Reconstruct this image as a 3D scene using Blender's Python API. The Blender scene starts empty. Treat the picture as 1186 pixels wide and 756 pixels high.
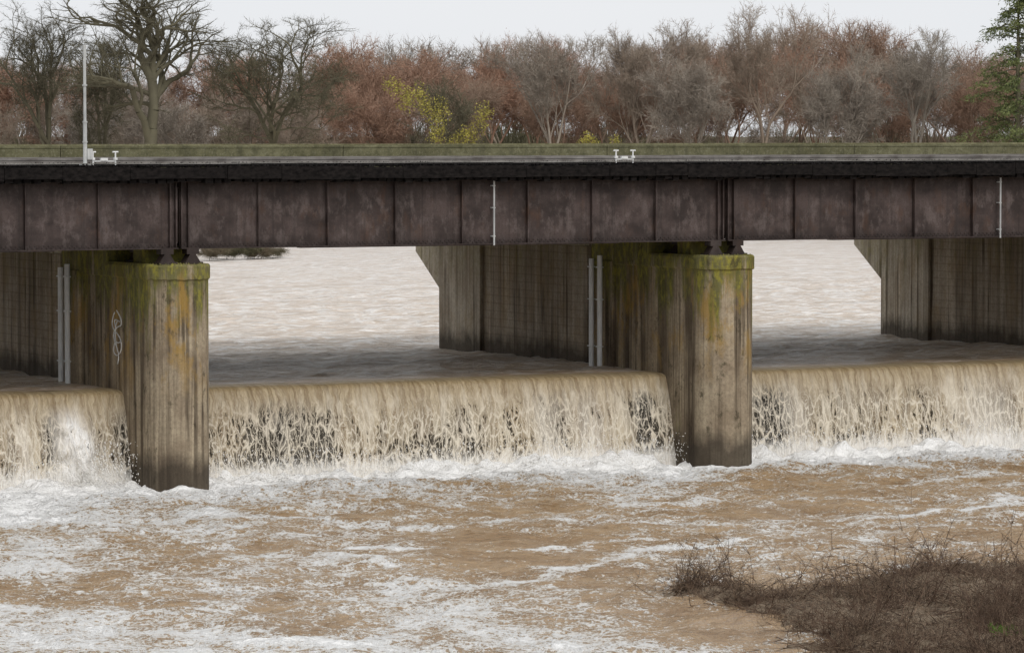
import bpy, math, random
import numpy as np
from mathutils import Vector
random.seed(7); rng=np.random.default_rng(7)
sc=bpy.context.scene
F=4600.0; TH=math.radians(27); CU,SU=math.cos(TH),math.sin(TH)
PX,PY=6.9,130.0; CZ=11.0; S=19.25; UPZ=2.94

# ------------------------------------------------------------ helpers
def a_of(px,L):
    k=(px-593)/F
    return (k*(PY+CU*L)-PX+SU*L)/(CU-k*SU)
def ground_pt(px,y,z=0.0):
    Y=(CZ-z)*F/(y-150.0); return ((px-593)*Y/F,Y)
_perm=np.random.default_rng(3).permutation(512)
_val=np.random.default_rng(4).random(512)
def vn(x,y,seed=0):
    xi=np.floor(x).astype(int); yi=np.floor(y).astype(int)
    fx=x-xi; fy=y-yi; fx=fx*fx*(3-2*fx); fy=fy*fy*(3-2*fy)
    def h(i,j): return _val[_perm[(_perm[(i+seed*17)&511]+j)&511]]
    return (h(xi,yi)*(1-fx)+h(xi+1,yi)*fx)*(1-fy)+(h(xi,yi+1)*(1-fx)+h(xi+1,yi+1)*fx)*fy
def fbm(x,y,o=4,seed=0,g=.5):
    s=0;a=1;t=0
    for i in range(o):
        s=s+a*vn(x*2**i+i*7.3,y*2**i-i*3.1,seed+i); t+=a; a*=g
    return s/t*2-1
def link(o,parent=None):
    sc.collection.objects.link(o)
    if parent: o.parent=parent
    return o
def np_mesh(name,V,faces,mat=None,smooth=False,parent=None,attrs=None):
    me=bpy.data.meshes.new(name)
    V=np.asarray(V,dtype=np.float32)
    me.vertices.add(len(V)); me.vertices.foreach_set('co',V.ravel())
    faces=[np.asarray(f,dtype=np.int32) for f in faces if len(f)]
    nl=sum(f.size for f in faces); nf=sum(len(f) for f in faces)
    me.loops.add(nl); me.polygons.add(nf)
    me.loops.foreach_set('vertex_index',np.concatenate([f.ravel() for f in faces]))
    tot=np.concatenate([np.full(len(f),f.shape[1],dtype=np.int32) for f in faces])
    st=np.concatenate([[0],np.cumsum(tot)[:-1]]).astype(np.int32)
    me.polygons.foreach_set('loop_start',st); me.polygons.foreach_set('loop_total',tot)
    if smooth: me.polygons.foreach_set('use_smooth',np.ones(nf,dtype=bool))
    me.update(calc_edges=True); me.validate()
    if attrs:
        for k,v in attrs.items():
            at=me.attributes.new(k,'FLOAT','POINT'); at.data.foreach_set('value',np.asarray(v,dtype=np.float32))
    if mat: me.materials.append(mat)
    o=bpy.data.objects.new(name,me); link(o,parent); return o
def empty(name,loc=(0,0,0),rz=0):
    o=bpy.data.objects.new(name,None); o.location=loc; o.rotation_euler=(0,0,rz); link(o); return o
class MB:
    def __init__(s): s.v=[]; s.f=[]
    def box(s,a0,a1,l0,l1,z0,z1):
        b=len(s.v)
        s.v+= [(a0,l0,z0),(a1,l0,z0),(a1,l1,z0),(a0,l1,z0),(a0,l0,z1),(a1,l0,z1),(a1,l1,z1),(a0,l1,z1)]
        s.f+= [[b+i for i in q] for q in ((0,3,2,1),(4,5,6,7),(0,1,5,4),(1,2,6,5),(2,3,7,6),(3,0,4,7))]
    def cyl(s,p0,p1,r,k=10):
        p0=Vector(p0);p1=Vector(p1);d=(p1-p0).normalized()
        u=d.orthogonal().normalized(); w=d.cross(u); b=len(s.v)
        for p in (p0,p1):
            for i in range(k):
                t=2*math.pi*i/k; s.v.append(tuple(p+u*math.cos(t)*r+w*math.sin(t)*r))
        for i in range(k): s.f.append([b+i,b+(i+1)%k,b+k+(i+1)%k,b+k+i])
        s.f.append([b+i for i in range(k)][::-1]); s.f.append([b+k+i for i in range(k)])
    def prism(s,poly,a0,a1):
        b=len(s.v);n=len(poly)
        for a in (a0,a1):
            for (l,z) in poly: s.v.append((a,l,z))
        for i in range(n): s.f.append([b+i,b+(i+1)%n,b+n+(i+1)%n,b+n+i])
        s.f.append([b+i for i in range(n)][::-1]); s.f.append([b+n+i for i in range(n)])
    def obj(s,name,mat,parent=None,bevel=0,smooth=False):
        me=bpy.data.meshes.new(name); me.from_pydata(s.v,[],s.f); me.update()
        import bmesh
        bm=bmesh.new(); bm.from_mesh(me); bmesh.ops.recalc_face_normals(bm,faces=bm.faces); bm.to_mesh(me); bm.free()
        me.materials.append(mat)
        o=bpy.data.objects.new(name,me); link(o,parent)
        if bevel:
            m=o.modifiers.new('b','BEVEL'); m.width=bevel; m.segments=2; m.limit_method='ANGLE'
        return o

# ------------------------------------------------------------ material helpers
class M:
    def __init__(s,name,rough=.8,spec=.3):
        s.m=bpy.data.materials.new(name); s.m.use_nodes=True; s.nt=s.m.node_tree
        s.b=s.nt.nodes['Principled BSDF']; s.b.inputs['Roughness'].default_value=rough
        s.b.inputs['Specular IOR Level'].default_value=spec
        s.tc=s.nt.nodes.new('ShaderNodeTexCoord'); s.co=s.tc.outputs['Object']
    def n(s,t,**k):
        nd=s.nt.nodes.new(t)
        for a,v in k.items(): setattr(nd,a,v)
        return nd
    def set(s,sock,v):
        if hasattr(v,'is_output'): s.nt.links.new(v,sock)
        else:
            if isinstance(v,(tuple,list)) and len(v)==3 and sock.type=='RGBA': v=(*v,1)
            sock.default_value=v
    def map(s,scale,loc=(0,0,0),co=None):
        nd=s.n('ShaderNodeMapping'); s.set(nd.inputs['Vector'],co or s.co)
        nd.inputs['Scale'].default_value=scale; nd.inputs['Location'].default_value=loc; return nd.outputs[0]
    def noise(s,scale=(1,1,1),detail=5,rough=.55,dist=0,loc=(0,0,0),co=None):
        nd=s.n('ShaderNodeTexNoise'); s.set(nd.inputs['Vector'],s.map(scale,loc,co))
        nd.inputs['Scale'].default_value=1; nd.inputs['Detail'].default_value=min(detail,5)
        nd.inputs['Roughness'].default_value=rough; nd.inputs['Distortion'].default_value=dist; return nd.outputs[0]
    def voro(s,scale,feature='DISTANCE_TO_EDGE',co=None,rand=1):
        nd=s.n('ShaderNodeTexVoronoi',feature=feature); s.set(nd.inputs['Vector'],s.map(scale,co=co))
        nd.inputs['Scale'].default_value=1; nd.inputs['Randomness'].default_value=rand; return nd.outputs['Distance']
    def mr(s,v,a,b,c=0,d=1):
        nd=s.n('ShaderNodeMapRange'); s.set(nd.inputs[0],v)
        for i,x in enumerate((a,b,c,d)): s.set(nd.inputs[i+1],x)
        return nd.outputs[0]
    def mix(s,f,a,b):
        nd=s.n('ShaderNodeMix',data_type='RGBA'); s.set(nd.inputs[0],f); s.set(nd.inputs[6],a); s.set(nd.inputs[7],b); return nd.outputs[2]
    def math(s,op,a,b=0.0,clamp=False):
        nd=s.n('ShaderNodeMath',operation=op,use_clamp=clamp); s.set(nd.inputs[0],a); s.set(nd.inputs[1],b); return nd.outputs[0]
    def mul(s,a,b): return s.math('MULTIPLY',a,b)
    def add(s,a,b): return s.math('ADD',a,b)
    def sep(s):
        nd=s.n('ShaderNodeSeparateXYZ'); s.set(nd.inputs[0],s.co); return nd.outputs
    def attr(s,name): return s.n('ShaderNodeAttribute',attribute_name=name).outputs['Fac']
    def col(s,c): s.set(s.b.inputs['Base Color'],c)
    def bump(s,h,strength=.4,dist=.05):
        nd=s.n('ShaderNodeBump'); s.set(nd.inputs['Height'],h); nd.inputs['Strength'].default_value=strength
        nd.inputs['Distance'].default_value=dist; s.nt.links.new(nd.outputs[0],s.b.inputs['Normal'])

def concrete(name,base,light,dark,top,wl,moss=1.0,boards=False,streakthr=(.45,.58)):
    m=M(name,.9,.2); z=m.sep()[2]
    brk=m.noise((.9,.9,.4),4,.6,loc=(6,6,6))
    st=m.noise((1.7,1.7,.055),5,.64,.35); st2=m.noise((6,6,.14),4,.6,.3,loc=(5,2,1)); bl=m.noise((.8,.8,.8),5,.68); fine=m.noise((10,10,10),4,.75)
    c=m.mix(m.mr(bl,.38,.62),base,light)
    c=m.mix(m.mul(m.mr(m.noise((4.0,4.0,.10),4,.5,.3,loc=(9,9,9)),.54,.64),m.mr(brk,.4,.6,.1,.7)),c,tuple(min(1,x*1.35) for x in light))
    c=m.mix(m.mul(m.mr(st,*streakthr),m.mr(brk,.64,.36,.5,1.0)),c,dark)
    c=m.mix(m.mul(m.mr(st2,.51,.61),m.mr(brk,.40,.60,.15,.85)),c,tuple(x*.7 for x in dark))
    c=m.mix(m.mul(m.mr(fine,.42,.66),.45),c,tuple(x*.5 for x in base))
    och=m.mul(m.mr(m.noise((1.1,1.1,.45),5,.72,loc=(3,8,2)),.51,.62),m.mr(z,2.6,4.4))
    c=m.mix(m.mul(och,.75*moss),c,(.34,.21,.05))
    mz=m.add(m.mr(z,top-3.0,top,0,.34),m.noise((2.0,2.0,.28),5,.75,loc=(1,5,7)))
    c=m.mix(m.mul(m.mr(mz,.62,.78),.8*moss),c,(.115,.115,.032))
    c=m.mix(m.mul(m.mul(m.mr(mz,.66,.82),m.mr(m.noise((5,5,3),4,.7,loc=(1,1,7)),.47,.61)),.8*moss),c,(.30,.27,.045))
    c=m.mix(m.mul(m.mr(m.noise((2.6,2.6,1.6),5,.75,loc=(11,1,7)),.58,.67),.7*moss),c,(.05,.042,.024))
    wz=m.add(m.mr(z,wl+.2,wl+1.5,.4,0),m.mul(m.noise((2,2,1),5,.6),.4))
    c=m.mix(m.mul(m.mr(wz,.30,.48),.8),c,(.04,.032,.024))
    m.col(c)
    h=m.add(m.mul(fine,.6),m.mul(bl,1.0))
    if boards:
        w=m.math('PINGPONG',z,.14); h=m.add(h,m.mul(m.mr(w,0,.03),.35))
        m.col(m.mix(m.mul(m.mr(w,.022,.0),.35),c,dark))
    m.bump(h,.8,.035)
    return m.m

con_pier=concrete('pier_concrete',(.27,.21,.145),(.43,.355,.25),(.058,.040,.026),7.0,.05)
con_far=concrete('far_pier_concrete',(.46,.39,.30),(.60,.54,.44),(.14,.10,.07),7.2,UPZ-.3,moss=.3,streakthr=(.50,.64))
con_board=concrete('boarded_concrete',(.39,.315,.23),(.50,.43,.34),(.11,.08,.055),7.6,UPZ-.3,moss=.3,boards=True,streakthr=(.49,.64))

def steel():
    m=M('weathered_girder_steel',.6,.35); z=m.sep()[2]
    a=m.noise((.8,.8,1.0),5,.65); b=m.noise((2.2,2.2,1.2),5,.7,loc=(4,4,4)); f=m.noise((16,16,16),4,.75)
    c=m.mix(m.mr(a,.40,.60),(.028,.019,.017),(.078,.056,.051))
    c=m.mix(m.mul(m.mr(b,.5,.62),.6),c,(.145,.115,.107))
    c=m.mix(m.mul(m.mr(f,.5,.68),.7),c,(.040,.022,.016))
    c=m.mix(m.mul(m.mr(m.noise((1.5,1.5,.8),5,.7,loc=(8,0,3)),.54,.68),.5),c,(.085,.040,.020))
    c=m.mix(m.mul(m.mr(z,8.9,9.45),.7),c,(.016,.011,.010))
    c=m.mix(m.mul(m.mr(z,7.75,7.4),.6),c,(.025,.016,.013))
    c=m.mix(m.mul(m.mr(m.noise((5,5,.10),4,.6),.52,.66),.5),c,(.020,.014,.012))
    m.col(c); m.bump(f,.35,.012); return m.m
M_steel=steel()
def simple(name,c1,c2,scale=(3,3,3),rough=.8,spec=.3,bump=.3,thr=(.35,.65),dist=.02):
    m=M(name,rough,spec); n=m.noise(scale,5,.68); m.col(m.mix(m.mr(n,*thr),c1,c2)); m.bump(n,bump,dist); return m.m
M_tie=simple('creosoted_timber',(.004,.0035,.0035),(.020,.017,.016),(5,5,9),.9,.10)
M_rail=simple('rail_steel',(.10,.085,.075),(.28,.26,.24),(1,1,1),.45,.5,.1)
M_galv=simple('galvanised_pipe',(.36,.37,.37),(.55,.56,.55),(4,4,1.5),.5,.4,.1)
M_strip=simple('pale_strip',(.10,.10,.09),(.32,.31,.29),(.8,4,4),.7,.2,.1)
M_pipe=simple('pale_plastic_pipe',(.62,.63,.63),(.80,.80,.79),(4,4,1.5),.5,.4,.1)
def parapet_mat():
    m=M('lichen_parapet_concrete',.95,.12); z=m.sep()[2]
    f=m.noise((4,4,4),5,.8); b=m.noise((.35,.35,.8),5,.6); g=m.noise((14,14,14),3,.7,loc=(2,2,2))
    c=m.mix(m.mr(b,.38,.62),(.135,.127,.07),(.20,.19,.112))
    c=m.mix(m.mul(m.mr(f,.44,.62),.65),c,(.07,.068,.036))
    c=m.mix(m.mul(m.mr(g,.54,.66),.55),c,(.27,.255,.175))
    c=m.mix(m.mul(m.mr(m.noise((2.5,2.5,.25),4,.6),.52,.66),.4),c,(.06,.058,.038))
    m.col(c); m.bump(f,.5,.025); return m.m
M_par=parapet_mat()

# ------------------------------------------------------------ railway bridge
rail=empty('railway_bridge',(PX,PY,0),TH)
NSP=range(-4,4)
G0,G1=7.36,9.42
mb=MB(); rv=MB()
for gl,front in ((0.0,True),(2.2,False),(4.3,False),(6.5,False)):
    for k in NSP:
        a0=k*S+.05+.05; a1=(k+1)*S-.05+.05
        mb.box(a0,a1,gl,gl+.02,G0+.03,G1-.03)
        mb.box(a0,a1,gl-.19,gl+.21,G0,G0+.035); mb.box(a0,a1,gl-.19,gl+.21,G1-.04,G1-.004)
        mb.box(a0,a1,gl-.022,gl-.002,G0+.036,G0+.17); mb.box(a0,a1,gl-.022,gl-.002,G1-.19,G1-.041)
        mb.box(a0+4,a1-4,gl-.17,gl+.19,G0-.025,G0-.002)
        n=8; pos=[a0+.02]+[a0+.25+(a1-a0-.5)*i/n for i in range(n+1)]+[a1-.06]
        for p in pos:
            mb.box(p-.012,p+.012,gl-.16,gl-.024,G0+.04,G1-.045)
            mb.box(p-.012,p+.095,gl-.036,gl-.0235,G0+.175,G1-.195)
            if front:
                z=G0+.25
                while z<G1-.25:
                    rv.box(p+.035,p+.07,gl-.056,gl-.035,z,z+.035); z+=.13
        if front:
            a=a0+.08
            while a<a1-.05:
                rv.box(a,a+.038,gl-.046,gl-.021,G0+.055,G0+.093); rv.box(a+.07,a+.108,gl-.046,gl-.021,G0+.12,G0+.155)
                rv.box(a,a+.034,gl-.042,gl-.021,G1-.14,G1-.106)
                a+=.15
for k in NSP:
    for i in range(9):
        p=k*S+.35+i*(S-.6)/8
        mb.box(p,p+.08,.05,6.5,G0+.1,G0+.2); mb.box(p,p+.08,.05,6.5,G1-.3,G1-.2)
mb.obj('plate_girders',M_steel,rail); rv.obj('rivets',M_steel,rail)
mb=MB(); a=-4*S+.2
while a<4*S:
    j=random.uniform(-.03,.04); w=random.uniform(.2,.27); dz=random.uniform(-.07,.01)
    mb.box(a,a+w,-.52+j,7.0,G1-.002+dz,G1+.23+random.uniform(-.01,.01)); a+=.31+random.uniform(-.03,.03)
mb.obj('timber_ties',M_tie,rail)
mb=MB(); a=-4*S
while a<4*S:
    l=random.uniform(.9,3.2); j=random.uniform(-.015,.015); t=random.uniform(-.02,.02)
    mb.box(a,a+l-.015,-.62+j,-.53+j*.3,G1+.07+random.uniform(-.04,.03),G1+.44+t); mb.box(a,a+l-.01,-.5+j,7.0,G1+.43,G1+.5+t*.5)
    a+=l
mb.obj('deck_planks',M_tie,rail)
def lumps(N,a0,a1,l0,l1,z0,z1,s0,s1):
    base=np.stack([rng.uniform(a0,a1,N),rng.uniform(l0,l1,N),rng.uniform(z0,z1,N)],1); ss=rng.uniform(s0,s1,N)
    tet=np.array([[1,0,-.5],[-.5,.9,-.5],[-.5,-.9,-.5],[0,0,.9]])
    V=(base[:,None,:]+tet[None]*ss[:,None,None]).reshape(-1,3); ix=np.arange(N)[:,None]*4
    return V,np.concatenate([ix+np.array([[0,1,3]]),ix+np.array([[1,2,3]]),ix+np.array([[2,0,3]])])
V,Fq=lumps(11000,-40,40,-.6,1.0,G1+.44,G1+.53,.03,.08)
np_mesh('ballast',V,[Fq],M_tie,parent=rail)
mb=MB()
for l in (1.1,2.54,4.5,5.94):
    mb.box(-4*S,4*S,l-.035,l+.035,G1+.64,G1+.70); mb.box(-4*S,4*S,l-.01,l+.01,G1+.55,G1+.64); mb.box(-4*S,4*S,l-.07,l+.07,G1+.53,G1+.55)
mb.obj('rails',M_rail,rail)
mb=MB(); a=-4*S
while a<4*S:
    t=random.uniform(-.006,.006); mb.box(a,a+2.98,-.60,-.575,G1+.540+t,G1+.565+t); a+=3
mb.obj('pale_rail_line',M_strip,rail)  # thin pale strip added for the bright rail line along the deck edge
W=1.95
def pier_outline(off):
    r=W/2+off; pts=[]
    for i in range(25):
        t=math.pi+math.pi*i/24; pts.append((r*math.cos(t),r*math.sin(t)*.98))
    pts.append((r,7.1+off)); pts.append((-r,7.1+off)); return pts
for k in range(-3,4):
    rings=[(0,-3),(0,2),(0,4.5),(0,6.42),(.055,6.47),(.06,6.84),(.03,6.9)]
    V=[];Fc=[];n=len(pier_outline(0))
    for ri,(off,z) in enumerate(rings):
        for qi,(x,y) in enumerate(pier_outline(off)): V.append((x+k*S+(random.uniform(-.012,.012) if ri>3 else 0),y,z+(random.uniform(-.025,.02) if ri>3 else 0)))
    for r in range(len(rings)-1):
        for i in range(n): Fc.append([r*n+i,r*n+(i+1)%n,(r+1)*n+(i+1)%n,(r+1)*n+i])
    Fc.append([(len(rings)-1)*n+i for i in range(n)])
    me=bpy.data.meshes.new('pier'); me.from_pydata(V,[],Fc); me.materials.append(con_pier); me.update()
    o=bpy.data.objects.new('pier',me); link(o,rail)
    mb=MB(); mb.box(k*S-W/2-.065,k*S+W/2+.065,3.2,7.17,6.6,7.31); mb.obj('pier_bearing_block',con_pier,rail,.03)
    mb=MB(); mb.box(k*S-W/2-.10,k*S-W/2+.05,5.6,7.19,-3,6.55); mb.obj('pier_rib',con_pier,rail,.03)
    mb=MB(); mb.box(k*S-.75,k*S+.75,.75,1.7,6.88,7.38); mb.obj('gap_fill_block',con_pier,rail,.02)  # block added to darken the open gap between pier top and girders
    mb=MB()
    for s in (-.42,.42):
        for gl in (0,2.2):
            c=k*S+.05+s
            mb.box(c-.3,c+.3,gl-.28,gl+.28,6.9,6.96)
            b=len(mb.v)
            for (hw,z) in ((.24,6.96),(.09,7.2)):
                for (x,y) in ((-hw,-.2),(hw,-.2),(hw,.2),(-hw,.2)): mb.v.append((c+x,gl+y,z))
            for i in range(4): mb.f.append([b+i,b+(i+1)%4,b+4+(i+1)%4,b+4+i])
            mb.box(c-.2,c+.2,gl-.2,gl+.2,7.2,G0-.002)
    mb.obj('bearings',M_steel,rail)
    V,Fq=lumps(90,k*S-.8,k*S+.8,-.6,.6,6.9,6.92,.02,.06); np_mesh('pier_top_debris',V,[Fq],con_pier,parent=rail)
mb=MB()
for px in (571,1157):
    a=a_of(px,-.12); mb.cyl((a,-.2,G0-.03),(a,-.2,G1-.05),.03,8)
    for z in (7.6,8.5,9.2): mb.box(a-.05,a+.05,-.2,-.03,z,z+.04)
mb.obj('girder_downpipe',M_galv,rail)
mb=MB()
for k in (-1,0):
    aw=k*S-W/2-.18
    for L in ((6.35,6.95)):
        mb.cyl((aw,L,2.2),(aw,L,6.72 if L<6.5 else 6.6),.09,12)
        for z in (3.6,5.2,6.3): mb.box(aw-.1,aw+.12,L-.12,L+.12,z,z+.04)
mb.obj('pier_conduits',M_pipe,rail)
cu=bpy.data.curves.new('graffiti','CURVE'); cu.dimensions='3D'; cu.bevel_depth=.02
pts=[[(.0,5.4),(-.25,5.2),(-.28,4.95),(-.05,4.9),(.18,4.75),(.15,4.5),(-.1,4.35),(-.28,4.5)],[(.1,5.35),(.28,5.1),(.22,4.8),(-.2,4.6),(-.3,4.2),(0,3.95),(.25,4.15),(.1,4.4)],[(-.1,5.1),(.1,5.0),(.05,4.3),(-.15,4.0),(-.05,3.75)],[(-.2,5.05),(.2,5.2),(.0,4.75),(.28,4.6),(-.05,4.2)]]
for pl in pts:
    sp=cu.splines.new('NURBS'); sp.points.add(len(pl)-1)
    for i,(l,z) in enumerate(pl): sp.points[i].co=(-S-W/2-.004,2.5+l*1.5,z,1)
    sp.use_endpoint_u=True; sp.order_u=3
cu.materials.append(simple('graffiti_paint',(.42,.41,.39),(.7,.7,.67),(6,6,6)))
g=bpy.data.objects.new('graffiti',cu); link(g,rail)

# ------------------------------------------------------------ road bridge (upstream)
road=empty('concrete_road_bridge',(PX,PY,0),TH)
mb=MB(); mb.box(-80,80,8.0,20.6,8.2,9.55)
for l in (9,11.5,14,16.5,19): mb.box(-80,80,l-.25,l+.25,7.6,8.21)
mb.obj('deck_slab',con_far,road)
mb=MB(); a=-80
while a<80:
    for (l0,l1) in ((7.95,8.25),(20.3,20.6)):
        mb.box(a,a+9.98,l0,l1,9.0 if l0<10 else 9.56,10.38); mb.box(a,a+9.985,l0-.015,l1+.015,10.382,10.47)
    a+=10
mb.obj('parapets',M_par,road,.012)
for k in range(-3,4):
    c=k*S
    mb=MB(); mb.prism([(15.9,-3),(19.3,-3),(19.3,5.15),(21.3,6.45),(21.3,7.58),(15.9,7.58)],c-.95,c+.95)
    mb.obj('pier_end_column',con_far,road,.03)
    mb=MB(); mb.box(c-.82,c+.82,7.9,15.95,-3,7.0); mb.obj('pier_wall',con_board,road,.02)
    mb=MB(); mb.box(c-.9,c+.9,7.6,15.88,7.0,7.57); mb.obj('pier_cap',con_far,road,.03)

# ------------------------------------------------------------ signal mast etc
mast=empty('signal_mast',(PX,PY,0),TH)
mb=MB(); a=a_of(99,-.4); zt=CZ+95*119.5/F
mb.cyl((a,-.4,G1+.45),(a,-.4,11.2),.06,10); mb.cyl((a,-.4,11.2),(a,-.4,zt),.045,10)
mb.box(a-.14,a+.14,-.54,-.26,G1+.5,G1+.56); mb.cyl((a,-.4,zt),(a,-.4,zt+.05),.06,8)
for z in (10.6,11.2,12.3): mb.cyl((a,-.4,z),(a,-.4,z+.05),.075,10)
mb.box(a+.05,a+.22,-.48,-.32,10.1,10.42)
mb.obj('pole',M_galv,mast)
def bracket(name,ac,w):
    e=empty(name,(PX,PY,0),TH); mb=MB()
    mb.box(ac-w/2,ac+w/2,-.43,-.39,10.03,10.06)
    for s in (-1,1):
        x=ac+s*w/2; mb.cyl((x,-.41,9.9),(x,-.41,10.34),.024,8); mb.cyl((x-.09,-.41,10.32),(x+.09,-.41,10.32),.024,8)
        mb.box(x-.05,x+.05,-.46,-.36,10.08,10.15)
    mb.box(ac-.12,ac+.10,-.46,-.36,10.06,10.14)
    mb.obj('frame',M_pipe,e)
bracket('signal_bracket',a_of(121,-.4),.72); bracket('signal_bracket.001',a_of(723,-.4),.62)

# ------------------------------------------------------------ weir
weir=empty('weir',(PX,PY,0),TH)
m=M('wet_weir_concrete',.35,.4); n=m.noise((1,1,3),5,.65)
m.col(m.mix(m.mr(n,.35,.65),(.05,.042,.032),(.16,.14,.11))); m.bump(n,.5,.05)
M_weir=m.m
mb=MB(); mb.prism([(1.85,-3),(1.9,0),(2.0,1.4),(2.15,2.45),(2.4,2.74),(2.9,2.84),(4.5,2.6),(6,1.5),(7,-3)],-78,78)
mb.obj('weir_wall',M_weir,weir)

def fall_mat():
    m=M('falling_muddy_water',.4,.35); o=m.sep(); z=o[2]; x=o[0]; wh=m.attr('white'); th=m.attr('thin')
    warp=m.noise((1.6,1.0,1.1),4,.65)
    warp2=m.noise((3.5,1.0,1.8),3,.6,loc=(7,0,7))
    cmb=m.n('ShaderNodeCombineXYZ'); m.set(cmb.inputs[0],m.add(x,m.add(m.mul(warp,.4),m.mul(warp2,.16)))); m.set(cmb.inputs[2],m.add(z,m.mul(warp2,.4)))
    co=cmb.outputs[0]
    st=m.noise((7,1,.28),5,.68,.15,co=co); st2=m.noise((20,1,2.2),4,.65,.5,co=co); big=m.noise((.7,1,.25),4,.6,loc=(2,0,0),co=co)
    med=m.noise((1.5,1,.35),4,.65,.3,loc=(5,0,2),co=co)
    ed=m.voro((6.0,1,1.5),co=co); ed2=m.voro((13,1,4),co=co)
    lace=m.math('MINIMUM',ed,m.mul(ed2,1.7))
    fz=m.mr(z,2.7,.3)
    c=m.mix(m.mr(st,.38,.62),(.27,.20,.12),(.52,.43,.295))
    c=m.mix(m.mul(m.mr(med,.50,.62),.7),c,(.66,.585,.46))
    c=m.mix(m.mul(m.mr(med,.49,.37),m.mr(fz,.05,.4,0,.7)),c,(.21,.17,.12))
    c=m.mix(m.mul(m.mr(lace,.08,.01),m.mr(fz,.08,.45,0,.85)),c,(.74,.67,.55))
    c=m.mix(m.mul(m.mr(z,2.4,2.85),.85),c,m.mix(m.mr(st,.4,.6),(.24,.17,.085),(.38,.29,.165)))
    c=m.mix(m.mul(m.mul(th,m.mr(lace,.02,.07)),m.mr(fz,.05,.3,0,.85)),c,(.16,.15,.13))
    c=m.mix(m.mul(m.mr(m.add(fz,m.mul(st2,.55)),1.08,1.30),.9),c,(.84,.81,.76))
    c=m.mix(m.mul(wh,m.mr(st2,.35,.55,.45,1)),c,(.92,.90,.87))
    m.col(c)
    thin=m.add(m.add(m.mul(big,.8),m.mul(fz,.26)),m.add(m.mul(th,.24),m.mul(m.math('SUBTRACT',.5,st2),.3)))
    thin=m.math('SUBTRACT',thin,m.mul(wh,.7))
    thr=m.mr(thin,.42,.80,.34,.04)
    hole=m.mr(lace,thr,m.add(thr,.05))
    hole=m.mul(hole,m.mr(fz,.10,.3)); hole=m.mul(hole,m.mr(fz,1.0,.85))
    m.set(m.b.inputs['Alpha'],m.math('SUBTRACT',1.0,m.mul(hole,.85)))
    m.bump(m.add(st,m.add(m.mul(st2,.5),m.mul(lace,-1.2))),.7,.07)
    return m.m
M_fall=fall_mat()
fall=empty('waterfall',(PX,PY,0),TH)
prof=[(3.3,UPZ),(2.9,UPZ+.004),(2.6,UPZ),(2.3,UPZ-.02),(2.1,UPZ-.07)]
for i in range(1,40):
    t=i/39; prof.append((2.1-.75*t**.65, UPZ-.07-(UPZ+.15)*t))
prof=np.array(prof)
def G(x,c,w): return np.exp(-((x-c)/w)**2)
aj=a_of(100,1.2); aj2=a_of(30,1.2)
for k in range(-4,4):
    a0,a1=k*S+W/2-.02,(k+1)*S-W/2+.02
    step=.06 if k in(-2,-1,0) else .2
    A=np.arange(a0,a1+step,step); n=len(A); R=len(prof)
    AA,RR=np.meshgrid(A,np.arange(R)); L=prof[RR,0].copy(); Z=prof[RR,1].copy()
    d=np.clip((UPZ-.05-Z)/3,0,1)
    n1=fbm(AA*1.6,Z*.35+k*9,3,5); n2=fbm(AA*6,Z*1.2,3,9); n3=fbm(AA*.45+k*3,Z*.1,2,2)
    jet=G(AA,aj- (1-d)*.55,.30+.55*d)*np.clip((d-.10)*3,0,1)*1.3+.35*G(AA,aj2,.5)*d
    L=L-d**.6*(n1*.13+n2*.07*d+n3*.15)-jet*(.35+.35*fbm(AA*4,Z*2.5,3,19))
    Z=Z+.025*n3
    white=np.clip(jet*1.25*(.75+.6*fbm(AA*3,Z*1.0,3,23))+.5*G(AA,a_of(1150,1.2),1.5)*d+.4*G(AA,a_of(640,1.2),.5)*d+.5*G(AA,a_of(690,1.2),.6)*d+.35*G(AA,a_of(930,1.2),.5)*d,0,1)
    thin=np.clip(G(AA,a_of(905,1.2),1.1)*1.3+.9*G(AA,a_of(345,1.2),1.7)+.95*G(AA,a_of(520,1.2),1.8)*np.clip(d*1.5,0,1)+1.0*G(AA,a_of(755,1.2),.5)+.9*G(AA,a_of(152,1.2),.3)+1.0*G(AA,a_of(66,1.2),.3)+.7*G(AA,a_of(655,1.2),.6)+.6*G(AA,a_of(1000,1.2),.6)+.9*G(AA,a_of(1165,1.2),.7)*d+.6*fbm(AA*.8,Z*.3,3,77)-.1,0,1.2)*(1-np.clip(white,0,1))
    V=np.stack([AA,L,Z],2).reshape(-1,3)
    i=np.arange(R-1)[:,None]*n+np.arange(n-1)[None]; i=i.ravel()
    np_mesh('nappe',V,[np.stack([i,i+1,i+n+1,i+n],1)],M_fall,True,fall,attrs={'white':white.ravel(),'thin':thin.ravel()})
def droplets(a,z,l,s):
    N=len(a); st=np.where(rng.random(N)<.5,2.2,1.0)
    oc=np.array([[1,0,0],[0,1,0],[-1,0,0],[0,-1,0],[0,0,1],[0,0,-1]],float)
    sc_=np.stack([s,s,s*st],1)
    V=(np.stack([a,l,z],1)[:,None,:]+oc[None]*sc_[:,None,:]).reshape(-1,3)
    ix=np.arange(N)[:,None]*6
    f=[ix+np.array([t]) for t in ((0,1,4),(1,2,4),(2,3,4),(3,0,4),(1,0,5),(2,1,5),(3,2,5),(0,3,5))]
    return V,np.concatenate(f)
M_spray=simple('white_spray',(.80,.78,.73),(.9,.88,.85),(3,3,3),.6,.2,.1)
N=6500
V,Fq=droplets(rng.uniform(-2*S+1,S-1,N),.15+.9*rng.random(N)**1.8,rng.uniform(.5,1.15,N),rng.uniform(.008,.022,N)); np_mesh('spray_drops',V,[Fq],M_spray,parent=fall)
N=900
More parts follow.
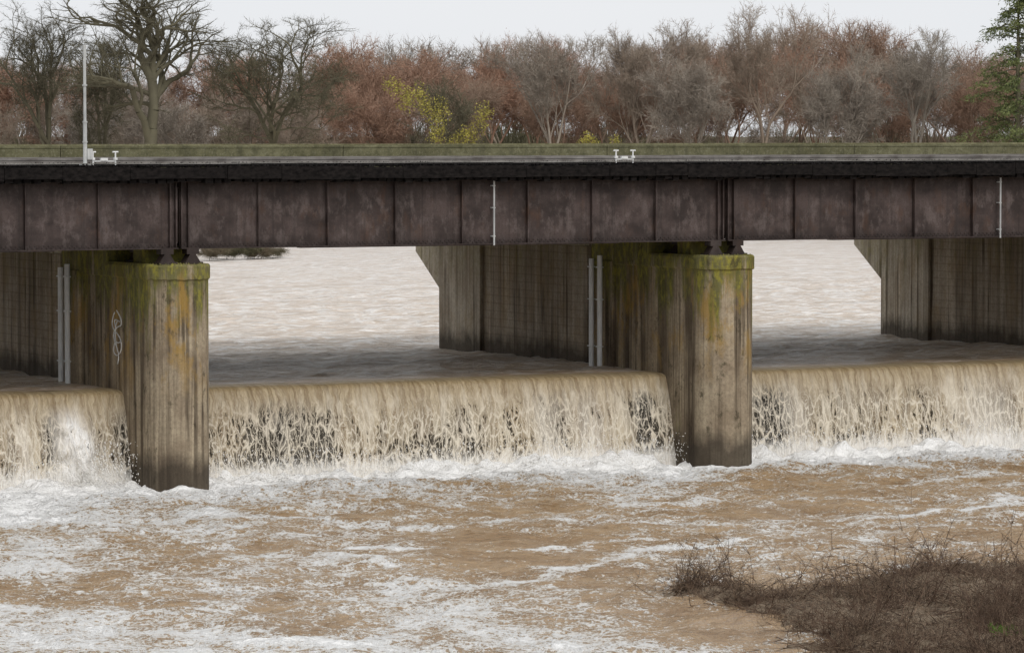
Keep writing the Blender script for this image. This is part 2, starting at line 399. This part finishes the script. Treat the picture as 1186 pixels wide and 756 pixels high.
V,Fq=droplets(aj+rng.normal(0,.7,N),.2+1.3*rng.random(N)**1.6,rng.uniform(.3,.9,N),rng.uniform(.008,.024,N)); np_mesh('jet_drops',V,[Fq],M_spray,parent=fall)

# ------------------------------------------------------------ downstream water
def axis(lo,hi,step,ext_lo,ext_hi,g=1.25):
    core=list(np.arange(lo,hi,step)); x=hi;s=step;up=[]
    while x<ext_hi: up.append(x); s*=g; x+=s
    x=lo-step; s=step; dn=[]
    while x>ext_lo: dn.append(x); s*=g; x-=s
    return np.array(dn[::-1]+core+up)
X=axis(-22,23,.11,-170,170); Y=axis(81,137,.12,-40,150)
XX,YY=np.meshgrid(X,Y)
lx=(XX-PX)*CU+(YY-PY)*SU; lL=-(XX-PX)*SU+(YY-PY)*CU
d=np.maximum(1.15-lL,0)
turb=np.exp(-d/5.0)
h=fbm(XX*.35,YY*.30,3,11)*.16+fbm(XX*.9+3,YY*.7,4,13,.55)*.17
h=h+turb*(fbm(XX*1.2,YY*1.2,5,15,.6)*.38)+.26*np.exp(-(d/.9)**2)*(.7+1.3*fbm(XX*1.9,YY*1.9,4,18))+.12*np.exp(-((d-3.2)/1.3)**2)*(1+fbm(XX*.5,YY*.5,2,19))
h=h-.04*turb
dens=.355+ .0*XX
dens=dens+.95*np.exp(-(d/2.3)**1.3)+.24*np.exp(-d/6)
for kk in (-1,0,1):
    rr=np.hypot(lx-kk*S,lL); dens=dens+.45*np.exp(-((rr-1.3)/.8)**2)+.15*np.exp(-((lx-kk*S)/1.4)**2)*np.exp(-np.maximum(-lL,0)/7)
dens=dens+np.clip((-XX-1)/14,0,1)*.17
streaks=[(0,590,300,620,2.0,.24),(0,640,330,700,3.0,.2),(0,720,230,756,3.2,.26),(430,690,640,660,.5,.40),(640,660,870,632,.45,.38),(400,640,700,632,.55,.36),(470,705,680,745,2.2,.36),
 (250,560,790,545,1.2,.35),(870,535,1186,528,1.3,.32),(230,600,520,612,.8,.28),(560,600,820,604,.5,.27),(700,580,1000,575,.6,.24),(880,600,1186,590,.5,.24),(700,625,860,632,.5,.27),(0,700,380,745,.9,.2),(330,735,500,756,1.4,.25),(260,640,420,665,.8,.24),(1040,600,1186,580,.6,.34),(1000,560,1186,550,.8,.24),(0,565,240,580,1.5,.2)]
wx=XX+fbm(XX*.25,YY*.25,4,31)*2.6; wy=YY+fbm(XX*.25+9,YY*.25,4,33)*4.0
for (x1,y1,x2,y2,w,s) in streaks:
    p=np.array(ground_pt(x1,y1));q=np.array(ground_pt(x2,y2)); v=q-p; t=np.clip(((wx-p[0])*v[0]+(wy-p[1])*v[1])/(v@v),0,1)
    dd=np.hypot(wx-p[0]-t*v[0],wy-p[1]-t*v[1]); dens=dens+s*np.exp(-(dd/w)**2)
dens=dens+fbm(XX*.22,YY*.16,4,41)*.34
V=np.stack([XX,YY,h],2).reshape(-1,3); n=len(X); i=(np.arange(len(Y)-1)[:,None]*n+np.arange(n-1)[None]).ravel()
def river_mat():
    m=M('muddy_river_water',.22,.4)
    de=m.attr('foam')
    warp=m.n('ShaderNodeVectorMath',operation='MULTIPLY_ADD'); nn=m.n('ShaderNodeTexNoise'); m.set(nn.inputs['Vector'],m.co); nn.inputs['Scale'].default_value=.9; nn.inputs['Detail'].default_value=5
    m.set(warp.inputs[0],nn.outputs['Color']); warp.inputs[1].default_value=(1.8,1.8,0); m.set(warp.inputs[2],m.co)
    w=warp.outputs[0]
    n1=m.noise((.8,.6,.8),5,.7,.6,co=w); n2=m.noise((4.5,3.0,3.5),5,.75,.5,loc=(4,1,0)); n3=m.noise((13,8,9),3,.7,0,loc=(1,1,0))
    ed=m.voro((2.4,1.7,1),co=w); ed2=m.voro((6.5,4.5,1),co=w)
    lace=m.math('MAXIMUM',m.mr(ed,.13,.0),m.mul(m.mr(ed2,.16,0),.8))
    v=m.add(m.mul(n1,.62),m.mul(n2,.50)); v=m.add(v,m.mul(m.math('SUBTRACT',n3,.5),.50)); v=m.add(v,m.mul(lace,.14))
    v=m.add(v,m.mul(m.math('SUBTRACT',de,.5),.46))
    mask=m.mr(v,.64,.69)
    soft=m.mr(v,.49,.68)
    mud=m.mix(m.mr(m.noise((.3,.5,.3),5,.65,.5,loc=(7,7,7)),.38,.62),(.27,.165,.078),(.41,.275,.15))
    c=m.mix(m.mul(soft,.45),mud,(.54,.41,.27))
    foamc=m.mix(m.mr(v,.67,.80),(.76,.71,.64),(.93,.92,.90))
    c=m.mix(mask,c,foamc)
    m.col(c)
    m.set(m.b.inputs['Roughness'],m.mr(mask,0,1,.2,.8))
    m.set(m.b.inputs['Specular IOR Level'],m.mr(mask,0,1,.42,.1))
    r1=m.noise((1.8,2.0,1),5,.66,.5,loc=(2,9,4)); r2=m.noise((7,8,1),4,.65)
    m.bump(m.add(m.add(m.mul(r1,1.1),m.mul(r2,.32)),m.add(m.mul(m.mr(v,.62,.9),.3),m.mul(n3,.06))),1.0,.27)
    return m.m
np_mesh('downstream_river',V,[np.stack([i,i+1,i+n+1,i+n],1)],river_mat(),True,attrs={'foam':dens.ravel()})

# ------------------------------------------------------------ upstream water
def up_mat():
    m=M('upstream_river_water',.35,.35); o=m.sep()
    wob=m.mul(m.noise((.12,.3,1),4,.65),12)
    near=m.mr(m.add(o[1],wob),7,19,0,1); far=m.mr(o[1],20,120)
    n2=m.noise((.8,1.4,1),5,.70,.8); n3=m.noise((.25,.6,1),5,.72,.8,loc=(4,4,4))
    c=m.mix(near,(.40,.27,.155),(.66,.555,.455))  # pale sky glare painted into base colour beyond the brown weir water
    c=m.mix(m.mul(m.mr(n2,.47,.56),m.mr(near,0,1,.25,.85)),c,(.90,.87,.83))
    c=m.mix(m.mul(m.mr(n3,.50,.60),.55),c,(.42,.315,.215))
    c=m.mix(m.mul(far,.55),c,(.76,.705,.66))  # more of the pale glare mixed into the colour with distance
    m.col(c); m.set(m.b.inputs['Roughness'],m.mr(near,0,1,.28,.5))
    r=m.noise((1.1,2.0,1),5,.68,.6); r2=m.noise((.3,.6,1),4,.6,loc=(3,3,3))
    m.bump(m.add(r,r2),1.0,.5); return m.m
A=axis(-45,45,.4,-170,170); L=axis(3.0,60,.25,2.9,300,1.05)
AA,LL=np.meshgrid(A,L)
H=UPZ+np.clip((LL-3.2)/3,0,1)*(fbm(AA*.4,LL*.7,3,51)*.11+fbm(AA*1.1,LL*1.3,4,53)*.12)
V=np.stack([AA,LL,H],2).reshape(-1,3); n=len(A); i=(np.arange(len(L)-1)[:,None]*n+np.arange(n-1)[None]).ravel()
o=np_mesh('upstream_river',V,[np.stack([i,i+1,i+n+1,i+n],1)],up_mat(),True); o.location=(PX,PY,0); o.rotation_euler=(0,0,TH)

# ------------------------------------------------------------ ground sheet
X=axis(-200,200,8,-2500,2500,1.4); Y=axis(-60,420,6,-800,4000,1.4)
XX,YY=np.meshgrid(X,Y); 
far=np.clip((YY-(296+fbm(XX*.02,YY*0,2,61)*8))/8,0,1); side=np.clip((np.abs((XX-PX)*CU+(YY-PY)*SU)-(92))/14,0,1)
t=np.maximum(far,side); t=t*t*(3-2*t)
near=np.clip((12-YY)/20,0,1)
Z=-3+t*(7.3+.4*fbm(XX*.05,YY*.05,3,63)); Z=np.maximum(Z,-3+near*11.5)
V=np.stack([XX,YY,Z],2).reshape(-1,3); n=len(X); i=(np.arange(len(Y)-1)[:,None]*n+np.arange(n-1)[None]).ravel()
M_ground=simple('winter_ground',(.07,.065,.035),(.13,.105,.07),(.3,.3,.3),.95,.1)
np_mesh('ground',V,[np.stack([i,i+1,i+n+1,i+n],1)],M_ground,True)

# ------------------------------------------------------------ tubes / slivers / trees
def tubes(segs,k=4):
    s=np.array([(*a,*b,r,q) for a,b,r,q in segs]) if not isinstance(segs,np.ndarray) else segs
    P0=s[:,:3];P1=s[:,3:6];R0=s[:,6];R1=s[:,7]; D=P1-P0; D/=np.linalg.norm(D,axis=1,keepdims=True)+1e-9
    ref=np.where(np.abs(D[:,2:3])>.9,[[1,0,0]],[[0,0,1]]); U=np.cross(D,ref); U/=np.linalg.norm(U,axis=1,keepdims=True); Wv=np.cross(D,U)
    t=np.arange(k)*2*np.pi/k; ring=U[:,None,:]*np.cos(t)[None,:,None]+Wv[:,None,:]*np.sin(t)[None,:,None]
    V=np.concatenate([P0[:,None,:]+ring*R0[:,None,None],P1[:,None,:]+ring*R1[:,None,None]],1).reshape(-1,3)
    b=np.arange(len(s))[:,None]*2*k; i=np.arange(k); j=(i+1)%k
    Fq=np.stack([b+i,b+j,b+k+j,b+k+i],2).reshape(-1,4)
    return V,Fq
def rdir(n):
    v=rng.normal(size=(n,3)); return v/np.linalg.norm(v,axis=1,keepdims=True)
def slivers(P,D,Ln,Wd):
    U=np.cross(D,rdir(len(P))); U/=np.linalg.norm(U,axis=1,keepdims=True)+1e-9
    V=np.stack([P-U*Wd[:,None],P+U*Wd[:,None],P+D*Ln[:,None]],1).reshape(-1,3)
    return V,np.arange(len(P)*3).reshape(-1,3)
def norm(v):
    l=math.sqrt(v[0]**2+v[1]**2+v[2]**2)+1e-9; return (v[0]/l,v[1]/l,v[2]/l)
def grow(segs,tips,p,d,length,r,depth,maxd,wig,up,spread,rd,keep):
    n=5 if depth<3 else 4 if depth<4 else 3
    side=[]
    for i in range(n):
        w=wig*(.35 if depth==0 else 1)
        d=norm((d[0]+rd.gauss(0,w),d[1]+rd.gauss(0,w),d[2]+rd.gauss(0,w)*.8+up))
        l=length/n; q=(p[0]+d[0]*l,p[1]+d[1]*l,p[2]+d[2]*l); r2=r*(1-.35/n)
        segs.append((p,q,r,r2)); p=q; r=r2
        if depth>=maxd-1: tips.append((p,d,length))
        if depth<maxd and (i>=1 if depth>0 else i>=3) and i<n-1 and rd.random()<.8: side.append((p,d,r))
    if depth>=maxd: return
    ends=3 if depth==0 else 2
    for (sp,sd,sr) in side+[(p,d,r)]*ends:
        end=sp is p
        ax=norm((rd.gauss(0,1),rd.gauss(0,1),rd.gauss(0,.5)))
        s=spread*(.75 if end else 1.05)*rd.uniform(.7,1.3)
        nd=norm((sd[0]+ax[0]*s,sd[1]+ax[1]*s,sd[2]+ax[2]*s))
        if nd[2]<-.2: nd=norm((nd[0],nd[1],-.05))
        k=rd.uniform(.62,.9) if depth else rd.uniform(.95,1.25)
        grow(segs,tips,sp,nd,length*k*(1 if end else .85),sr*(keep if end else keep*.75),depth+1,maxd,wig,up,spread,rd,keep)
def make_tree(seed,H,trunk_r,maxd=5,wig=.14,up=.05,spread=.75,twigs=3,twl=.9,twr=.014,trunk=.25,tuft=0,keep=.74,width=None,flat=1.2,sub=2):
    rd=random.Random(seed); segs=[];tips=[]
    grow(segs,tips,(0,0,0),(rd.gauss(0,.04),rd.gauss(0,.04),1),H*trunk,trunk_r,0,maxd,wig,up,spread,rd,keep)
    s=np.array([(*a,*b,r,q) for a,b,r,q in segs])
    zm=max(s[:,2].max(),s[:,5].max()); rr=np.percentile(np.hypot(s[:,3],s[:,4]),92)
    fx=(width/2)/rr if width else H/zm
    def warp(P):
        P=P.copy(); t=P[:,2]/zm; P[:,2]=H*np.tanh(flat*t)/math.tanh(flat); P[:,:2]*=fx; return P
    s[:,:3]=warp(s[:,:3]); s[:,3:6]=warp(s[:,3:6]); s[:,6:]=np.maximum(s[:,6:],.012)
    root=s[0:1].copy(); root[0,3:6]=root[0,:3]; root[0,2]-=1.2; root[0,6]*=1.25; root[0,7]=s[0,6]; s=np.concatenate([root,s])
    big=s[:,6]>.05
    V,Fq=tubes(s[big],6); Vb,Fb=tubes(s[~big],3)
    Vs=[V,Vb]; fa=[Fq,Fb+len(V)]; off=len(V)+len(Vb)
    T=warp(np.array([t[0] for t in tips])); D=np.array([t[1] for t in tips])
    P=np.repeat(T,twigs,0); DD=np.repeat(D,twigs,0)+rng.normal(0,.6,(len(P),3)); DD/=np.linalg.norm(DD,axis=1,keepdims=True)
    Ln=rng.uniform(.4,1.2,len(P))*twl
    V2,F2=slivers(P,DD,Ln,np.full(len(P),twr)); Vs.append(V2); fa.append(F2+off); off+=len(V2)
    if sub:
        P3=np.repeat(P+DD*(Ln*.45)[:,None],sub,0); D3=np.repeat(DD,sub,0)+rng.normal(0,.6,(len(P3),3)); D3/=np.linalg.norm(D3,axis=1,keepdims=True)
        V3,F3=slivers(P3,D3,rng.uniform(.25,.7,len(P3))*twl,np.full(len(P3),twr*.8)); Vs.append(V3); fa.append(F3+off); off+=len(V3)
    if tuft:
        P4=P[rng.integers(0,len(P),tuft)]+rng.normal(0,.35,(tuft,3)); V4,F4=slivers(P4,rdir(tuft),rng.uniform(.08,.2,tuft),rng.uniform(.02,.045,tuft))
        Vs.append(V4); fa.append(F4+off)
    return np.concatenate(Vs),fa,T
def twig_mat(name,c1,c2,c3=None):
    m=M(name,.95,.1); n=m.noise((.5,.5,.5),4,.6); c=m.mix(m.mr(n,.38,.62),c1,c2)
    if c3:
        oi=m.n('ShaderNodeObjectInfo'); c=m.mix(m.mul(oi.outputs['Random'],.85),c,c3)
    m.col(c); return m.m
M_red=twig_mat('reddish_twigs',(.29,.17,.115),(.39,.24,.17),(.30,.23,.175))  # reddish and grey tree colours lightened in place of distance haze
M_grey=twig_mat('grey_bark',(.21,.18,.15),(.35,.31,.26),(.30,.235,.18))
M_olive=twig_mat('mossy_bark',(.085,.075,.05),(.17,.155,.10),(.11,.10,.07))
def place(me,name,x,y,z,s,rz,parent=None):
    o=bpy.data.objects.new(name,me); o.location=(x,y,z); o.scale=(s[0],s[0],s[1]); o.rotation_euler=(0,0,rz); link(o,parent); return o
def tmesh(name,V,fa,mat):
    o=np_mesh(name,V,fa,mat); me=o.data; bpy.data.objects.remove(o); return me
def X_of(px,Y): return (px-593)*Y/F
def z_of(y,Y): return CZ+(150-y)*Y/F
GZ=4.2
masses=[]
for s in range(7):
    mat=[M_red,M_red,M_grey,M_red,M_grey,M_red,M_red][s]
    V,fa,_=make_tree(100+s,12.0,.20,4,.17,.05,.85,4,1.15,.017,.20,tuft=2800 if mat is M_red else 300,width=9.5,keep=.7)
    masses.append(tmesh('mass_tree',V,fa,mat))
row=empty('distant_tree_row')
rd=random.Random(5)
def skyline(px):
    pts=[(-400,80),(0,80),(60,80),(140,104),(220,94),(300,80),(400,70),(430,56),(520,64),(600,54),(640,42),(700,60),(740,36),(780,60),(830,50),(880,28),(930,46),(990,56),(1060,46),(1120,54),(1186,66),(1600,64)]
    return np.interp(px,[p[0] for p in pts],[p[1] for p in pts])
for (Y0,sp,dz) in ((308,6.4,34),(323,5.6,14),(340,5.8,2),(366,6.0,8)):
    x=-75
    while x<75:
        xx=x+rd.uniform(-1.8,1.8); yy=Y0+rd.uniform(-6,6); px=593+xx*F/yy
        zt=z_of(skyline(px)+dz+rd.uniform(-14,20),yy); H=zt-GZ+.8
        place(masses[rd.randrange(7)],'tree',xx,yy,GZ-.3,(rd.uniform(.62,1.0)*H/12,H/12),rd.uniform(0,6.28),parent=row); x+=sp*rd.uniform(.75,1.25)
N=3600
P=rdir(N)*rng.uniform(.1,1,(N,1))**.6*np.array([3.2,3.2,2.6]); P[:,2]=np.abs(P[:,2]); D=P/3+rng.normal(0,.6,(N,3)); D[:,2]+=.3; D/=np.linalg.norm(D,axis=1,keepdims=True)
V,Fs=slivers(P,D,rng.uniform(.5,1.4,N),np.full(N,.034))
M_shrub=twig_mat('shrub_twigs',(.14,.105,.075),(.24,.18,.135),(.13,.13,.075))
shr=tmesh('shrub',V,[Fs],M_shrub)
under=empty('understory_shrubs')
x=-75
while x<75:
    for yy,hs_ in ((303,1.0),(316,1.3),(334,1.6),(356,2.0),(380,2.4)): place(shr,'shrub',x+rd.uniform(-1,1),yy+rd.uniform(-3,3),GZ-.4,(rd.uniform(1.0,1.5),rd.uniform(.8,1.3)*hs_),rd.uniform(0,6.28),parent=under)
    x+=3.4
def hero(name,seed,px,ytop,Yd,tr,mat,**k):
    H=z_of(ytop,Yd)-GZ+.3; V,fa,T=make_tree(seed,H,tr,**k); me=tmesh(name,V,fa,mat)
    return place(me,name,X_of(px,Yd),Yd,GZ-.3,(1,1),0),T
oak=dict(maxd=5,wig=.22,up=.03,spread=.95,twigs=3,twl=.6,twr=.012,keep=.80,flat=1.5,sub=1)
hero('bare_oak_tree',11,175,-24,290,.70,M_olive,trunk=.22,width=13,**oak)
hero('bare_oak_tree.001',12,60,4,296,.32,M_olive,trunk=.25,width=9.5,**oak)
hero('bare_oak_tree.002',19,318,22,294,.36,M_olive,trunk=.2,width=11.5,**dict(oak,twigs=4))
hero('bare_oak_tree.003',27,118,40,300,.26,M_olive,trunk=.22,width=7,**oak)
lone=dict(maxd=5,wig=.16,up=.06,spread=.75,twigs=3,twl=.7,twr=.013,keep=.72,flat=1.1)
hero('bare_tree',14,885,4,300,.26,M_grey,trunk=.25,width=8,**lone)
hero('bare_tree.001',15,965,44,298,.24,M_grey,trunk=.22,width=7,**lone)
hero('bare_tree.002',16,745,26,300,.24,M_grey,trunk=.22,width=8,**lone)
hero('bare_tree.003',17,1062,36,303,.28,M_grey,trunk=.2,width=9,**lone)
hero('bare_tree.004',18,640,38,299,.22,M_grey,trunk=.2,width=7,**lone)
hero('bare_tree.005',24,800,50,297,.22,M_grey,trunk=.2,width=7,**lone)
def leafcloud(centers,rad,N,sz):
    c=centers[rng.integers(0,len(centers),N)]; P=c+rdir(N)*(rng.random((N,1))**.5)*rad
    return slivers(P,rdir(N),rng.uniform(.6,1.3,N)*sz,rng.uniform(.3,.6,N)*sz)
def leafmat(name,a,b):
    m=M(name,.8,.2); n=m.noise((1.2,1.2,1.2),5,.7); m.col(m.mix(m.mr(n,.35,.65),a,b)); return m.m
M_yel=leafmat('yellow_leaves',(.22,.20,.05),(.46,.40,.09))
Yd=293; yt=empty('yellow_leaved_tree',(X_of(505,Yd),Yd,GZ))
V,fa,T=make_tree(21,z_of(92,Yd)-GZ,.16,4,.16,.05,.8,3,.7,.014,.2,width=7); np_mesh('trunk_and_limbs',V,fa,M_olive,parent=yt)
C=np.array([(X_of(px,Yd)-X_of(505,Yd),rng.uniform(-1,0),z_of(y,Yd)-GZ) for px,y in [(452,98),(462,104),(472,112),(484,106),(490,118),(470,122),(508,122),(512,132),(507,142),(508,152),(505,162),(532,162),(540,155),(552,150),(558,138),(561,128),(548,166),(526,168),(496,128)]])
V,Fs=leafcloud(C,.78,2800,.13); np_mesh('leaves',V,[Fs],M_yel,parent=yt)
yt2=empty('yellow_shrub',(X_of(690,Yd),Yd,GZ))
C=np.array([(X_of(px,Yd)-X_of(690,Yd),0,z_of(y,Yd)-GZ) for px,y in [(680,160),(688,166),(712,164),(675,168)]])
V,Fs=leafcloud(C,.55,500,.13); np_mesh('leaves',V,[Fs],M_yel,parent=yt2)
V,fa,T=make_tree(23,3.4,.06,3,.16,.05,.75,3,.5,.014,.2); np_mesh('stems',V,fa,M_olive,parent=yt2)
M_con=leafmat('conifer_needles',(.05,.075,.03),(.20,.22,.08))
def conifer(name,px,ytop,Yd,R):
    e=empty(name,(X_of(px,Yd),Yd,GZ-.3)); H=z_of(ytop,Yd)-GZ+.3
    segs=[((0,0,-.5),(0,0,H*.5),.32,.2),((0,0,H*.5),(0,0,H),.2,.03)]; NP=[];ND=[]
    z=1.8
    while z<H-.3:
        t=z/H
        for i in range(3):
            an=rd.uniform(0,6.28); ln=R*(1-t)**.6*rd.uniform(.35,1.3)+.3; p=(0,0,z+rd.uniform(-.3,.3)); dz=rd.uniform(.0,.6)
            m_=6
            for j in range(m_):
                dz-=.12; q=(p[0]+math.cos(an)*ln/m_,p[1]+math.sin(an)*ln/m_,p[2]+dz*ln/m_+rd.uniform(-.04,.04)); segs.append((p,q,.05*(1-j/m_)+.01,.05*(1-(j+1)/m_)+.008)); p=q
                if j>=1:
                    for _ in range(30):
                        NP.append((q[0]+rd.gauss(0,.28),q[1]+rd.gauss(0,.28),q[2]+rd.gauss(0,.13)-.08)); ND.append((math.cos(an)*.5+rd.gauss(0,.6),math.sin(an)*.5+rd.gauss(0,.6),-.25+rd.gauss(0,.45)))
        z+=rd.uniform(.3,.6)
    V,Fq=tubes(segs,5); np_mesh('trunk_and_limbs',V,[Fq],M_olive,parent=e)
    NP=np.array(NP);ND=np.array(ND);ND/=np.linalg.norm(ND,axis=1,keepdims=True)
    V,Fs=slivers(NP,ND,rng.uniform(.15,.4,len(NP)),rng.uniform(.03,.06,len(NP))); np_mesh('needles',V,[Fs],M_con,parent=e)
conifer('conifer_tree',1178,-30,295,4.6); conifer('conifer_tree.001',1245,-40,300,4.5)
Yd=246; V,fa,T=make_tree(31,1.5,.03,3,.25,.02,1.0,5,.7,.012,.1,width=2.6,sub=1)
me=tmesh('flooded_bush',V,fa,M_shrub)
fb=empty('flooded_bush')
for px in (244,258,272,288,302,314): 
    place(me,'stems',X_of(px,Yd+rd.uniform(-2,2)),Yd+rd.uniform(-2,2),UPZ-.2,(rd.uniform(.5,.9),rd.uniform(.45,.85)),rd.uniform(0,6),parent=fb)

# ------------------------------------------------------------ near bank with dead brush
poly=[ground_pt(*p) for p in [(760,692),(800,682),(850,684),(890,694),(940,690),(1000,678),(1060,667),(1120,661),(1186,664),(1330,664),(1330,860),(1060,830),(985,775),(930,748),(885,726),(850,706),(800,700)]]
poly=np.array(poly)
def sdist(x,y):
    dmin=np.full(x.shape,1e9); ins=np.zeros(x.shape,bool); n=len(poly)
    for i in range(n):
        p=poly[i];q=poly[(i+1)%n]; v=q-p; t=np.clip(((x-p[0])*v[0]+(y-p[1])*v[1])/(v@v),0,1)
        dmin=np.minimum(dmin,np.hypot(x-p[0]-t*v[0],y-p[1]-t*v[1]))
        c=((p[1]>y)!=(q[1]>y))&(x<(q[0]-p[0])*(y-p[1])/(q[1]-p[1]+1e-12)+p[0]); ins^=c
    return np.where(ins,dmin,-dmin)
def bankh(x,y):
    s=sdist(x,y)+fbm(x*.8,y*.8,4,71)*.7; return np.clip(s*.22,-.6,.24)+fbm(x*1.5,y*1.5,4,73)*.16*np.clip(s+.5,0,1)
X=np.arange(1,19,.1);Y=np.arange(72,102,.1); XX,YY=np.meshgrid(X,Y); Z=bankh(XX,YY)
V=np.stack([XX,YY,Z],2).reshape(-1,3); n=len(X); i=(np.arange(len(Y)-1)[:,None]*n+np.arange(n-1)[None]).ravel()
m=M('muddy_litter_bank',.95,.1); q=m.noise((9,9,9),5,.8); q2=m.noise((.9,.9,.9),4,.7)
c=m.mix(m.mr(q,.42,.60),(.04,.028,.02),(.22,.165,.115)); c=m.mix(m.mul(m.mr(q2,.46,.60),.6),c,(.29,.23,.165)); m.col(c); m.bump(q,.9,.06)
np_mesh('river_bank',V,[np.stack([i,i+1,i+n+1,i+n],1)],m.m,True)
brush=empty('dead_brush')
def stems(N,lenr,rad,lean,upb,minsd,thr,bend=.35,clump=0,spr=.15,seg=3,fork=0):
    M_=N*5; x=rng.uniform(2.2,18,M_); y=rng.uniform(73,101,M_)
    if clump:
        cx=rng.uniform(2.2,18,clump*2); cy=rng.uniform(73,101,clump*2); okc=(sdist(cx,cy)>minsd)&(fbm(cx*.55,cy*.4,3,81)>thr); cx=cx[okc];cy=cy[okc]
        wt=rng.random(len(cx))**2; wt/=wt.sum(); j=rng.choice(len(cx),N,p=wt); x=cx[j]+rng.normal(0,spr,N); y=cy[j]+rng.normal(0,spr,N)
    else:
        s=sdist(x,y); ok=(s>minsd)&(fbm(x*.55,y*.4,3,81)>thr); x=x[ok][:N];y=y[ok][:N]
    z=bankh(x,y)-.03; P=np.stack([x,y,z],1); D=rng.normal(0,lean,(len(x),3)); D[:,2]=np.abs(D[:,2])*.3+upb; D/=np.linalg.norm(D,axis=1,keepdims=True)
    Ln=rng.uniform(*lenr,len(x)); out=[]; r=rad*rng.uniform(.6,1.3,len(x))
    for j in range(seg):
        Q=P+D*(Ln/seg)[:,None]; Q[:,2]=np.maximum(Q[:,2],bankh(Q[:,0],Q[:,1])); out.append(np.concatenate([P,Q,(r*(1-j*.8/seg))[:,None],(r*(1-(j+1)*.8/seg))[:,None]],1))
        for f in range(fork):
            D2=D+rng.normal(0,.7,D.shape); D2/=np.linalg.norm(D2,axis=1,keepdims=True); Q2=Q+D2*(Ln*rng.uniform(.15,.4,len(Ln)))[:,None]
            out.append(np.concatenate([Q,Q2,(r*.55)[:,None],(r*.25)[:,None]],1))
        P=Q; D=D+rng.normal(0,bend,D.shape); D[:,2]-=.12; D/=np.linalg.norm(D,axis=1,keepdims=True)
    return tubes(np.concatenate(out),3)
def brushmat(name,a,b,c_):
    m=M(name,.9,.15); n=m.noise((6,6,6),3,.7); n2=m.noise((.5,.5,.5),4,.6,loc=(4,4,4)); c=m.mix(m.mr(n,.42,.60),a,b); c=m.mix(m.mr(n2,.42,.6,0,.7),c,c_); m.col(c); return m.m
M_b1=brushmat('dead_stems',(.045,.030,.022),(.25,.18,.125),(.10,.06,.042)); M_b2=brushmat('straw',(.18,.135,.09),(.46,.37,.27),(.18,.13,.09))
V,Fq=stems(11000,(.25,.8),.0065,.9,.38,-.02,-.15,.55,clump=420,spr=.22); np_mesh('stems',V,[Fq],M_b1,parent=brush)
V,Fq=stems(5500,(.2,.8),.006,1.0,.10,-.3,-.6,.3); np_mesh('matted_straw',V,[Fq],M_b2,parent=brush)
V,Fq=stems(1100,(.6,1.3),.009,.6,.7,.1,-.2,.35,clump=110,spr=.2,seg=4,fork=2); np_mesh('branching_twigs',V,[Fq],M_b1,parent=brush)
V,Fq=stems(420,(.7,1.9),.017,1.0,.16,-.2,-.6,.3,fork=2); np_mesh('fallen_branches',V,[Fq],M_b1,parent=brush)
x0,y0=ground_pt(1165,735,.3); N=160; P=np.stack([x0+rng.normal(0,.15,N),y0+rng.normal(0,.3,N),np.full(N,.3)],1); D=rng.normal(0,.5,(N,3)); D[:,2]=1; D/=np.linalg.norm(D,axis=1,keepdims=True)
V,Fs=slivers(P,D,rng.uniform(.1,.25,N),np.full(N,.02)); np_mesh('green_sprouts',V,[Fs],leafmat('fresh_green',(.08,.16,.02),(.14,.25,.04)),parent=brush)

# ------------------------------------------------------------ world, sun, camera
w=bpy.data.worlds.new('World'); sc.world=w; w.use_nodes=True; nt=w.node_tree; bg=nt.nodes['Background']
sky=nt.nodes.new('ShaderNodeTexSky'); sky.sky_type='NISHITA'; sky.sun_disc=False
EL,AZ=math.radians(48),math.radians(150)
sky.sun_elevation=EL; sky.sun_rotation=AZ; sky.dust_density=5; sky.air_density=1
hs=nt.nodes.new('ShaderNodeHueSaturation'); hs.inputs['Saturation'].default_value=.25; nt.links.new(sky.outputs[0],hs.inputs['Color'])
mx=nt.nodes.new('ShaderNodeMix'); mx.data_type='RGBA'; mx.inputs[0].default_value=.85
tc=nt.nodes.new('ShaderNodeTexCoord'); cn=nt.nodes.new('ShaderNodeTexNoise'); cn.inputs['Scale'].default_value=2.5; cn.inputs['Detail'].default_value=4
nt.links.new(tc.outputs['Generated'],cn.inputs['Vector'])
cr=nt.nodes.new('ShaderNodeValToRGB'); cr.color_ramp.elements[0].position=.3; cr.color_ramp.elements[1].position=.7
cr.color_ramp.elements[0].color=(9.0,9.3,9.7,1); cr.color_ramp.elements[1].color=(10.0,10.1,10.3,1)
nt.links.new(cn.outputs[0],cr.inputs[0])
nt.links.new(hs.outputs[0],mx.inputs[6]); nt.links.new(cr.outputs[0],mx.inputs[7]); nt.links.new(mx.outputs[2],bg.inputs['Color']); bg.inputs['Strength'].default_value=.1
sl=bpy.data.lights.new('sun','SUN'); sl.energy=1.3; sl.angle=math.radians(20); sl.color=(1,.97,.93)
so=bpy.data.objects.new('sun',sl); link(so)
dirv=Vector((math.sin(AZ)*math.cos(EL),math.cos(AZ)*math.cos(EL),math.sin(EL)))
so.rotation_euler=dirv.to_track_quat('Z','Y').to_euler(); so.location=(0,0,60)
cam=bpy.data.cameras.new('camera'); cam.sensor_width=36; cam.lens=F/1186*36; cam.clip_end=6000; cam.clip_start=1
co=bpy.data.objects.new('camera',cam); link(co); co.location=(0,0,CZ); co.rotation_euler=(math.radians(90)-math.atan(228/F),0,0); sc.camera=co
sc.view_settings.view_transform='Standard'; sc.view_settings.look='None'; sc.view_settings.exposure=0
